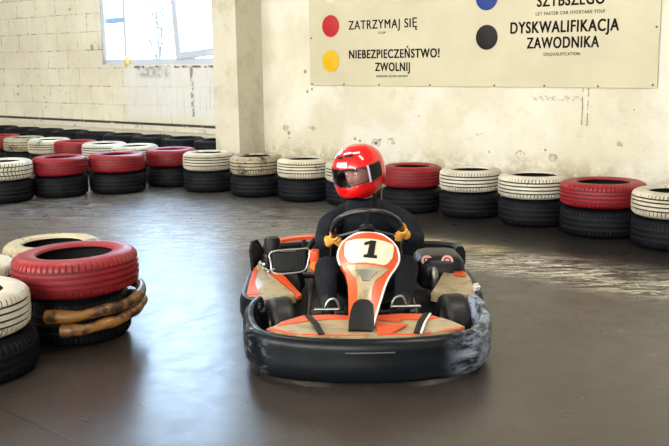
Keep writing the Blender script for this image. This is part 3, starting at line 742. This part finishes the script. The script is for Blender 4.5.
# pedals: a chrome bar and a bent hoop each
for s, cx, zb, w in ((-1, -.195, .235, .062), (1, .195, .245, .075)):
    t = bpy.data.objects.new('pedal', None); COL.objects.link(t); t.parent = K
    bm = bmesh.new(); a_tube(bm, [(cx - w, .50, zb), (cx + w, .50, zb)], .008, smooth=1); link_bm('pedal_bar', bm, M['chrome'], t)
    bm = bmesh.new(); a_tube(bm, [(cx - .03 * s - .045, .52, zb - .06), (cx - .03 * s - .04, .50, zb), (cx - .03 * s - .02, .50, zb + .045), (cx - .03 * s + .015, .50, zb + .05), (cx - .03 * s + .035, .50, zb)], .006, smooth=5)
    a_tube(bm, [(cx + w * .7, .50, zb), (cx + w * .72, .49, zb - .06), (cx + w * .60, .45, zb - .11), (cx + w * .5, .45, .07)], .006, smooth=4)
    link_bm('pedal_hoop', bm, M['chrome'], t)
# seat
bm = bmesh.new(); rows = []
for k in range(12):
    t = k / 11
    if t < .45: y = 1.10 + t / .45 * .30; z = .085 + .0 * t; 
    else: q = (t - .45) / .55; y = 1.40 + .17 * q ** .8 + .04 * q; z = .085 + .42 * q ** 1.3
    wd = .20 + .02 * math.sin(t * 3)
    up = .10 + .07 * math.sin(math.pi * min(1, t * 1.1))
    r_ = []
    for j in range(13):
        s = -1 + 2 * j / 12; lift = up * abs(s) ** 3
        if t < .45: r_.append(bm.verts.new((.035 + s * wd, y, z + lift)))
        else: r_.append(bm.verts.new((.035 + s * wd, y - lift * .9, z + lift * .4 * (1 - q))))
    rows.append(r_)
for i in range(11):
    for j in range(12): bm.faces.new((rows[i][j], rows[i][j + 1], rows[i + 1][j + 1], rows[i + 1][j]))
bmesh.ops.recalc_face_normals(bm, faces=bm.faces[:]); bmesh.ops.solidify(bm, geom=bm.faces[:], thickness=.008)
link_bm('seat', bm, M['seat'], K)
# left flank: radiator in a chrome frame, canister, orange cap, engine bits
rd = bpy.data.objects.new('radiator', None); COL.objects.link(rd); rd.parent = K; rd.location = (-.41, 1.22, .315); rd.rotation_euler = (R(-16), 0, R(6))
bm = bmesh.new(); a_box(bm, (0, 0, 0), (.20, .05, .12), bev=.012)
for k in range(9): a_box(bm, (-.08 + k * .02, -.027, 0), (.004, .008, .10))
link_bm('core', bm, M['matte'], rd)
bm = bmesh.new(); a_tube(bm, [(-.10, -.03, .058), (.06, -.03, .070), (.112, -.03, .066), (.108, -.03, .01), (.085, -.03, -.05), (.03, -.03, -.064), (-.09, -.03, -.062), (-.108, -.03, 0)], .006, closed=True, smooth=5); link_bm('chrome_frame', bm, M['chrome'], rd)
bm = bmesh.new(); a_box(bm, (-.265, 1.20, .325), (.055, .06, .13), bev=.015); bx_ = link_bm('oil_box', bm, M['orange'], K)
bm = bmesh.new(); a_lathe(bm, [(.026, 0), (.028, .02), (.02, .035)], Matrix.Translation((-.265, 1.17, .300)) @ Matrix.Rotation(R(90), 4, 'X'), 18); link_bm('cap', bm, pbr('orange_cap', (.75, .22, .03), .35), bx_)
bm = bmesh.new(); a_lathe(bm, [(.035, 0), (.047, .005), (.048, .085), (.04, .10), (.02, .105)], Matrix.Translation((-.515, 1.34, .335)), 24); link_bm('canister', bm, M['matte'], K)
bm = bmesh.new(); a_tube(bm, [(-.515, 1.34, .34), (-.515, 1.36, .20), (-.45, 1.40, .10)], .03); link_bm('canister_stem', bm, M['matte'], K)
bm = bmesh.new(); a_box(bm, (-.44, 1.40, .18), (.19, .24, .16), bev=.02)
for k in range(6): a_box(bm, (-.44, 1.40, .27 + k * .011), (.15 - .008 * k, .18, .005))
link_bm('engine', bm, M['steel'], K)
bm = bmesh.new()
for (x, y, z, r) in [(-.575, 1.22, .31, .011), (-.555, 1.20, .28, .007), (-.53, 1.19, .265, .009), (-.50, 1.19, .278, .008), (-.59, 1.24, .27, .007)]:
    a_lathe(bm, [(r, 0), (r, .02), (r * .5, .026)], Matrix.Translation((x, y, z)) @ Matrix.Rotation(R(70), 4, 'X'), 10)
a_tube(bm, [(-.59, 1.25, .30), (-.56, 1.23, .28), (-.52, 1.21, .27), (-.49, 1.20, .28)], .004)
a_tube(bm, [(-.56, 1.24, .30), (-.54, 1.30, .22), (-.50, 1.34, .2)], .008)
link_bm('linkage', bm, M['chrome'], K)
tube('coolant_hose', [(-.36, 1.24, .26), (-.34, 1.3, .16), (-.38, 1.38, .12)], .016, M['matte'], K)
tube('coolant_hose', [(-.31, 1.22, .37), (-.27, 1.32, .42), (-.25, 1.45, .36), (-.35, 1.45, .27)], .016, M['matte'], K)
# right flank: black engine cover with two round decals, silver silencer
bm = bmesh.new(); a_box(bm, (.455, 1.36, .235), (.29, .36, .20), bev=.09); eb = link_bm('engine_cover', bm, M['black'], K)
for (x, y, z) in ((.375, 1.215, .312), (.49, 1.21, .312)):
    mt_ = Matrix.Translation((x, y, z)) @ Matrix.Rotation(R(52), 4, 'X')
    bm = bmesh.new(); a_lathe(bm, [(.033, 0), (.033, .004), (.020, .004), (.020, 0)], mt_, 28, closed=True); a_lathe(bm, [(.012, 0), (.012, .004)], mt_, 14); link_bm('round_decal', bm, M['pinkring'], eb)
bm = bmesh.new(); a_lathe(bm, [(.018, 0), (.024, .01), (.024, .11), (.012, .13)], Matrix.Translation((.415, 1.10, .17)) @ Matrix.Rotation(R(-8), 4, 'Y'), 20); link_bm('silencer', bm, M['alu'], K)
tube('exhaust_pipe', [(.415, 1.10, .18), (.40, 1.2, .12), (.42, 1.45, .10)], .018, M['steel'], K)
bm = bmesh.new(); a_box(bm, (-.005, .86, .10), (.20, .16, .09), bev=.025); link_bm('fuel_tank', bm, M['matte'], K)

# ------------------------------------------------------------------ driver
D = empty('person', (.15, 3.80, 0)); tag(D, 'person in dark clothes and red full-face helmet sitting in the kart, hands on the wheel', 'person')
def skin_mesh(verts, edges, radii, root, sub=2):
    me = bpy.data.meshes.new('tmp'); me.from_pydata([tuple(v) for v in verts], edges, [])
    o = bpy.data.objects.new('tmp', me); COL.objects.link(o)
    m = o.modifiers.new('s', 'SKIN'); m.use_smooth_shade = True
    for i, sv in enumerate(me.skin_vertices[0].data):
        r = radii[i]; sv.radius = r if isinstance(r, tuple) else (r, r); sv.use_root = (i == root)
    s = o.modifiers.new('u', 'SUBSURF'); s.levels = sub; s.render_levels = sub
    bpy.context.view_layer.update(); dg = bpy.context.evaluated_depsgraph_get()
    out = bpy.data.meshes.new_from_object(o.evaluated_get(dg)); bpy.data.objects.remove(o); return out
J = dict(pel=(.035, 1.37, .185), sp=(.035, 1.40, .32), ch=(.033, 1.345, .47), up=(.028, 1.285, .58), nk=(.012, 1.225, .665), hb=(-.004, 1.185, .735),
         shl=(-.150, 1.285, .590), ell=(-.222, 1.12, .44), wrl=(-.185, 1.00, .475), shr=(.215, 1.275, .592), elr=(.320, 1.13, .44), wrr=(.238, 1.00, .490),
         hl=(-.075, 1.33, .18), knl=(-.205, .96, .355), anl=(-.185, .66, .18), tol=(-.180, .54, .215),
         hr=(.145, 1.33, .18), knr=(.245, .96, .355), anr=(.190, .66, .185), tor=(.185, .54, .225))
names = list(J); ix = {n: i for i, n in enumerate(names)}
ED = [('pel', 'sp'), ('sp', 'ch'), ('ch', 'up'), ('up', 'nk'), ('nk', 'hb'), ('up', 'shl'), ('shl', 'ell'), ('ell', 'wrl'), ('up', 'shr'), ('shr', 'elr'), ('elr', 'wrr'),
      ('pel', 'hl'), ('hl', 'knl'), ('knl', 'anl'), ('anl', 'tol'), ('pel', 'hr'), ('hr', 'knr'), ('knr', 'anr'), ('anr', 'tor')]
RD = dict(pel=(.12, .10), sp=(.14, .11), ch=(.155, .12), up=(.13, .10), nk=.060, hb=.055, shl=.078, ell=.054, wrl=.034, shr=.078, elr=.054, wrr=.034,
          hl=.092, knl=.072, anl=.048, tol=.034, hr=.092, knr=.072, anr=.048, tor=.034)
meshes = []
bm = bmesh.new(); rings = []          # the trunk and neck, lofted through its sections
SECT = [((.035, 1.375, .075), .10, .09), ((.035, 1.375, .10), .155, .13), ((.035, 1.38, .17), .170, .135), ((.035, 1.40, .27), .158, .125), ((.034, 1.385, .36), .158, .128), ((.033, 1.35, .46), .178, .135),
        ((.030, 1.305, .55), .185, .125), ((.026, 1.275, .605), .155, .105), ((.020, 1.25, .645), .100, .085), ((.012, 1.225, .68), .062, .066), ((.004, 1.20, .72), .056, .060), ((-.004, 1.175, .78), .054, .058)]
PS_ = [(Vector(c), a, b) for c, a, b in SECT]
for c, a, b in PS_: rings.append([bm.verts.new((c.x + a * math.cos(t), c.y + b * math.sin(t), c.z + (.12 * (math.sin(t)) * b))) for t in [k * math.pi / 16 for k in range(32)]])
for i in range(len(rings) - 1):
    for k in range(32): bm.faces.new((rings[i][k], rings[i][(k + 1) % 32], rings[i + 1][(k + 1) % 32], rings[i + 1][k]))
bm.faces.new(rings[0][::-1]); bm.faces.new(rings[-1])
tm = bpy.data.meshes.new('trunk'); bm.to_mesh(tm); bm.free(); meshes.append(tm)
for side in 'lr':
    for ch in (('up', 'sh', 'el', 'wr'), ('pel', 'h', 'kn', 'an', 'to')):
        nn = [n if n in ('up', 'pel') else n + side for n in ch]
        rr_ = [.085 if n in ('up', 'pel') else RD[n] for n in nn]
        meshes.append(skin_mesh([J[n] for n in nn], [(k, k + 1) for k in range(len(nn) - 1)], rr_, 1, 2))
X = Vector((1, 0, 0))
GC = []
for s in (-1, 1):   # hands: palm outside the rim, four fingers over the front, thumb on the driver's side
    an_ = R(212) if s < 0 else R(-14)
    gc = CW + X * (RW * math.cos(an_)) + TV * (RW * math.sin(an_))
    O = X * math.cos(an_) + TV * math.sin(an_); TT = (TV * math.cos(an_) - X * math.sin(an_)) * (1 if s > 0 else -1)
    GC.append(gc)
    wr = Vector(J['wrl' if s < 0 else 'wrr'])
    palm = gc + O * .030 + SV * .012
    vs = [wr, (wr + palm) / 2 + O * .004, palm]; es = [(0, 1), (1, 2)]; rr_ = [.028, .030, (.030, .022)]
    meshes.append(skin_mesh(vs, es, rr_, 0, 2))
    for k in range(4):
        off = TT * (.036 - k * .0235); ln = (.92, 1.0, .95, .8)[k]
        def P(a, rad): return gc + off + O * (math.cos(R(a)) * rad) - SV * (math.sin(R(a)) * rad)
        vs = [palm + off * .8, P(5, .030), P(62 * ln, .028), P(118 * ln, .0265), P(165 * ln, .026)]
        meshes.append(skin_mesh(vs, [(0, 1), (1, 2), (2, 3), (3, 4)], [.012, .0105, .0098, .009, .0078], 0, 1))
    th = [palm + SV * .004 + TT * .012, gc + O * .016 + SV * .026 + TT * .040, gc - O * .006 + SV * .028 + TT * .052, gc - O * .022 + SV * .016 + TT * .058]
    meshes.append(skin_mesh(th, [(0, 1), (1, 2), (2, 3)], [.015, .0125, .011, .009], 0, 1))
# head with a face
HC = Vector((-.008, 1.145, .845))
HR = Euler((R(0), 0, 0)).to_matrix()
fwd = Vector((-math.sin(R(36)) * math.cos(R(11)), -math.cos(R(36)) * math.cos(R(11)), -math.sin(R(11)))).normalized()
upv = (Vector((-.10, 0, 1)) - fwd * fwd.dot(Vector((-.10, 0, 1)))).normalized(); sdv = upv.cross(fwd).normalized()
HM = Matrix((( sdv.x, fwd.x, upv.x, HC.x), (sdv.y, fwd.y, upv.y, HC.y), (sdv.z, fwd.z, upv.z, HC.z), (0, 0, 0, 1)))   # local x side, y forward, z up
def gauss(dx, dz, sx, sz): return math.exp(-(dx / sx) ** 2 - (dz / sz) ** 2)
bm = bmesh.new(); bmesh.ops.create_uvsphere(bm, u_segments=64, v_segments=48, radius=1)
for v in bm.verts:
    x, y, z = v.co
    w = .074 * (1 - .22 * max(0, -z) ** 1.5); p = Vector((x * w, y * .094, z * .112 - .01))
    if y > 0:
        f = y
        p.y += f * (.022 * gauss(p.x, p.z + .022, .011, .022) + .010 * gauss(p.x, p.z + .038, .016, .010) + .007 * gauss(p.x, p.z - .022, .05, .008)
                    - .012 * gauss(abs(p.x) - .031, p.z - .002, .016, .012) + .006 * gauss(p.x, p.z + .066, .022, .006) + .006 * gauss(p.x, p.z + .078, .020, .006)
                    - .004 * gauss(p.x, p.z + .072, .024, .003) + .008 * gauss(p.x, p.z + .10, .025, .016))
    for sgn in (-1, 1): p.x += sgn * .012 * gauss(p.y, p.z, .014, .026) * (1 if p.x * sgn > .05 else 0)
    v.co = HM @ p
if HM.determinant() < 0: bmesh.ops.reverse_faces(bm, faces=bm.faces[:])
if bm.calc_volume(signed=True) < 0: bmesh.ops.reverse_faces(bm, faces=bm.faces[:])
hm = bpy.data.meshes.new('head'); bm.to_mesh(hm); bm.free(); meshes.append(hm)
bm = bmesh.new()
for me_ in meshes: bm.from_mesh(me_)
tmp = bpy.data.meshes.new('tmp'); bm.to_mesh(tmp); bm.free(); bo = bpy.data.objects.new('tmp', tmp); COL.objects.link(bo)
md = bo.modifiers.new('r', 'REMESH'); md.mode = 'VOXEL'; md.voxel_size = .0042; md.use_smooth_shade = True
bpy.context.view_layer.update(); dg = bpy.context.evaluated_depsgraph_get()
bme = bpy.data.meshes.new_from_object(bo.evaluated_get(dg)); bpy.data.objects.remove(bo); bme.name = 'body'
bme.materials.clear()
for n in ('cloth', 'skin', 'glove', 'matte'): bme.materials.append(M[n])
for p in bme.polygons:
    c = p.center; p.use_smooth = True; mi = 0
    if c.z > .685: mi = 1
    elif min((c - q).length for q in GC) < .075 and c.z > .44: mi = 2
    elif c.y < .70 and c.z < .30: mi = 3
    p.material_index = mi
bd = bpy.data.objects.new('body', bme); COL.objects.link(bd); bd.parent = D
# collar
bm = bmesh.new(); a_sweep(bm, [Vector((.010 + .072 * math.cos(a), 1.225 + .078 * math.sin(a), .668 + .02 * math.sin(a))) for a in [k * math.pi / 12 for k in range(24)]], [(-.012, -.03), (.012, -.03), (.010, .025), (-.006, .03)], closed=True)
link_bm('collar', bm, M['cloth'], D)
for s in (-1, 1):
    bm = bmesh.new(); bmesh.ops.create_uvsphere(bm, u_segments=16, v_segments=12, radius=.011); e = link_bm('eye', bm, pbr('eye_white', (.7, .7, .7), .2), D); e.matrix_local = HM @ Matrix.Translation((s * .031, .0750, .001))
    bm = bmesh.new(); bmesh.ops.create_uvsphere(bm, u_segments=12, v_segments=8, radius=.0055); link_bm('iris', bm, M['gdark'], e).location = (0, .0068, -.002)
    bm = bmesh.new(); a_tube(bm, [(s * .016, .094, .020), (s * .032, .091, .026), (s * .048, .078, .021)], .0032, n=6); bmesh.ops.transform(bm, matrix=HM, verts=bm.verts[:]); link_bm('eyebrow', bm, pbr('brown_hair', (.05, .03, .02), .7), D)
bm = bmesh.new(); a_tube(bm, [(-.021, .0985, -.070), (-.009, .105, -.068), (0, .1055, -.069), (.009, .105, -.068), (.021, .0985, -.070)], .004, n=6); bmesh.ops.transform(bm, matrix=HM, verts=bm.verts[:]); link_bm('lips', bm, pbr('lip', (.42, .13, .11), .45), D)

# helmet
hel = bpy.data.objects.new('helmet', None); COL.objects.link(hel); hel.parent = D; hel.matrix_local = HM @ Matrix.Translation((0, .008, .0)); hel['label'] = 'glossy red full-face helmet'
def hsurf(az, el, k=1.0):
    """az 0 = forward, el up; returns the helmet surface point"""
    ce, se = math.cos(el), math.sin(el); x, y, z = math.sin(az) * ce, math.cos(az) * ce, se
    a, b = .134, (.152 if y > 0 else .160); c = .147 if z > 0 else .152
    n = 2.25; r = 1 / (abs(x / a) ** n + abs(y / b) ** n + abs(z / c) ** n) ** (1 / n)
    ch = max(0, math.cos(az)) ** 3 * math.exp(-((el + .62) / .34) ** 2)
    r *= 1 + .16 * ch - .02 * math.exp(-((el + .02) / .2) ** 2) * max(0, math.cos(az)) ** 2
    r *= k; return Vector((x * r, y * r, z * r))
NA, NE = 96, 56
E0 = R(-64)
def inport(az, el):
    lim = R(74) ; lo = R(-17) + abs(az) * .06; hi = R(19) - abs(az) * .03
    return (((abs(az)) / lim) ** 6 + (abs(el - (lo + hi) / 2) / ((hi - lo) / 2)) ** 6) < 1
bm = bmesh.new(); grid = []
for i in range(NE + 1):
    el = E0 + (R(90) - E0) * i / NE
    grid.append([bm.verts.new(hsurf(-math.pi + 2 * math.pi * k / NA, min(el, R(89.9)))) for k in range(NA)])
for i in range(NE):
    for k in range(NA):
        az = -math.pi + 2 * math.pi * (k + .5) / NA; el = E0 + (R(90) - E0) * (i + .5) / NE
        if inport(az, el): continue
        bm.faces.new((grid[i][k], grid[i][(k + 1) % NA], grid[i + 1][(k + 1) % NA], grid[i + 1][k]))
bmesh.ops.remove_doubles(bm, verts=bm.verts[:], dist=1e-4)
for v in [v for v in bm.verts if not v.link_faces]: bm.verts.remove(v)
bmesh.ops.recalc_face_normals(bm, faces=bm.faces[:])
shell = link_bm('shell', bm, [M['redshell'], M['matte']], hel, True, 60)
so = shell.modifiers.new('t', 'SOLIDIFY'); so.thickness = .016; so.offset = -1; so.material_offset = 1; so.material_offset_rim = 1
def hpatch(name, azs, els, k0, k1, m, parent, na=24, ne=8, inside=None):
    bm = bmesh.new(); F_ = [[bm.verts.new(hsurf(R(azs[0] + (azs[1] - azs[0]) * a / na), R(els[0] + (els[1] - els[0]) * e / ne), k1)) for a in range(na + 1)] for e in range(ne + 1)]
    B_ = [[bm.verts.new(hsurf(R(azs[0] + (azs[1] - azs[0]) * a / na), R(els[0] + (els[1] - els[0]) * e / ne), k0)) for a in range(na + 1)] for e in range(ne + 1)]
    for e in range(ne):
        for a in range(na):
            bm.faces.new((F_[e][a], F_[e][a + 1], F_[e + 1][a + 1], F_[e + 1][a])); bm.faces.new((B_[e][a], B_[e + 1][a], B_[e + 1][a + 1], B_[e][a + 1]))
    for e in range(ne):
        bm.faces.new((F_[e][0], F_[e + 1][0], B_[e + 1][0], B_[e][0])); bm.faces.new((F_[e][-1], B_[e][-1], B_[e + 1][-1], F_[e + 1][-1]))
    for a in range(na):
        bm.faces.new((F_[0][a], B_[0][a], B_[0][a + 1], F_[0][a + 1])); bm.faces.new((F_[-1][a], F_[-1][a + 1], B_[-1][a + 1], B_[-1][a]))
    return link_bm(name, bm, m, parent, True, 50)
hpatch('visor', (-80, 80), (-20, 21), 1.008, 1.018, M['visor'], hel, 40, 10)
for s in (-1, 1):
    a0, a1 = sorted((s * 60, s * 100)); pv = hpatch('visor_pivot', (a0, a1), (-14, 20), 1.02, 1.035, M['matte'], hel)
    a0, a1 = sorted((s * 56, s * 60.5)); hpatch('pivot_trim', (a0, a1), (-16, 20), 1.02, 1.036, pbr('violet_white', (.62, .55, .72), .25), hel, 4)
hpatch('chin_vent', (-22, 22), (-46, -37), 1.0, 1.012, M['matte'], hel, 12, 4)
hpatch('brow_vent', (-22, -2), (40, 46), 1.0, 1.02, M['matte'], hel, 8, 3)
hpatch('white_decal', (-16, 12), (24, 33), 1.0, 1.008, M['white'], hel, 8, 3)
hpatch('white_decal', (-34, -20), (50, 60), 1.0, 1.008, M['white'], hel, 8, 3)
hpatch('brow_vent', (2, 30), (44, 50), 1.0, 1.02, M['matte'], hel, 8, 3)
hpatch('white_decal', (28, 52), (50, 54), 1.0, 1.010, M['white'], hel, 8, 3)
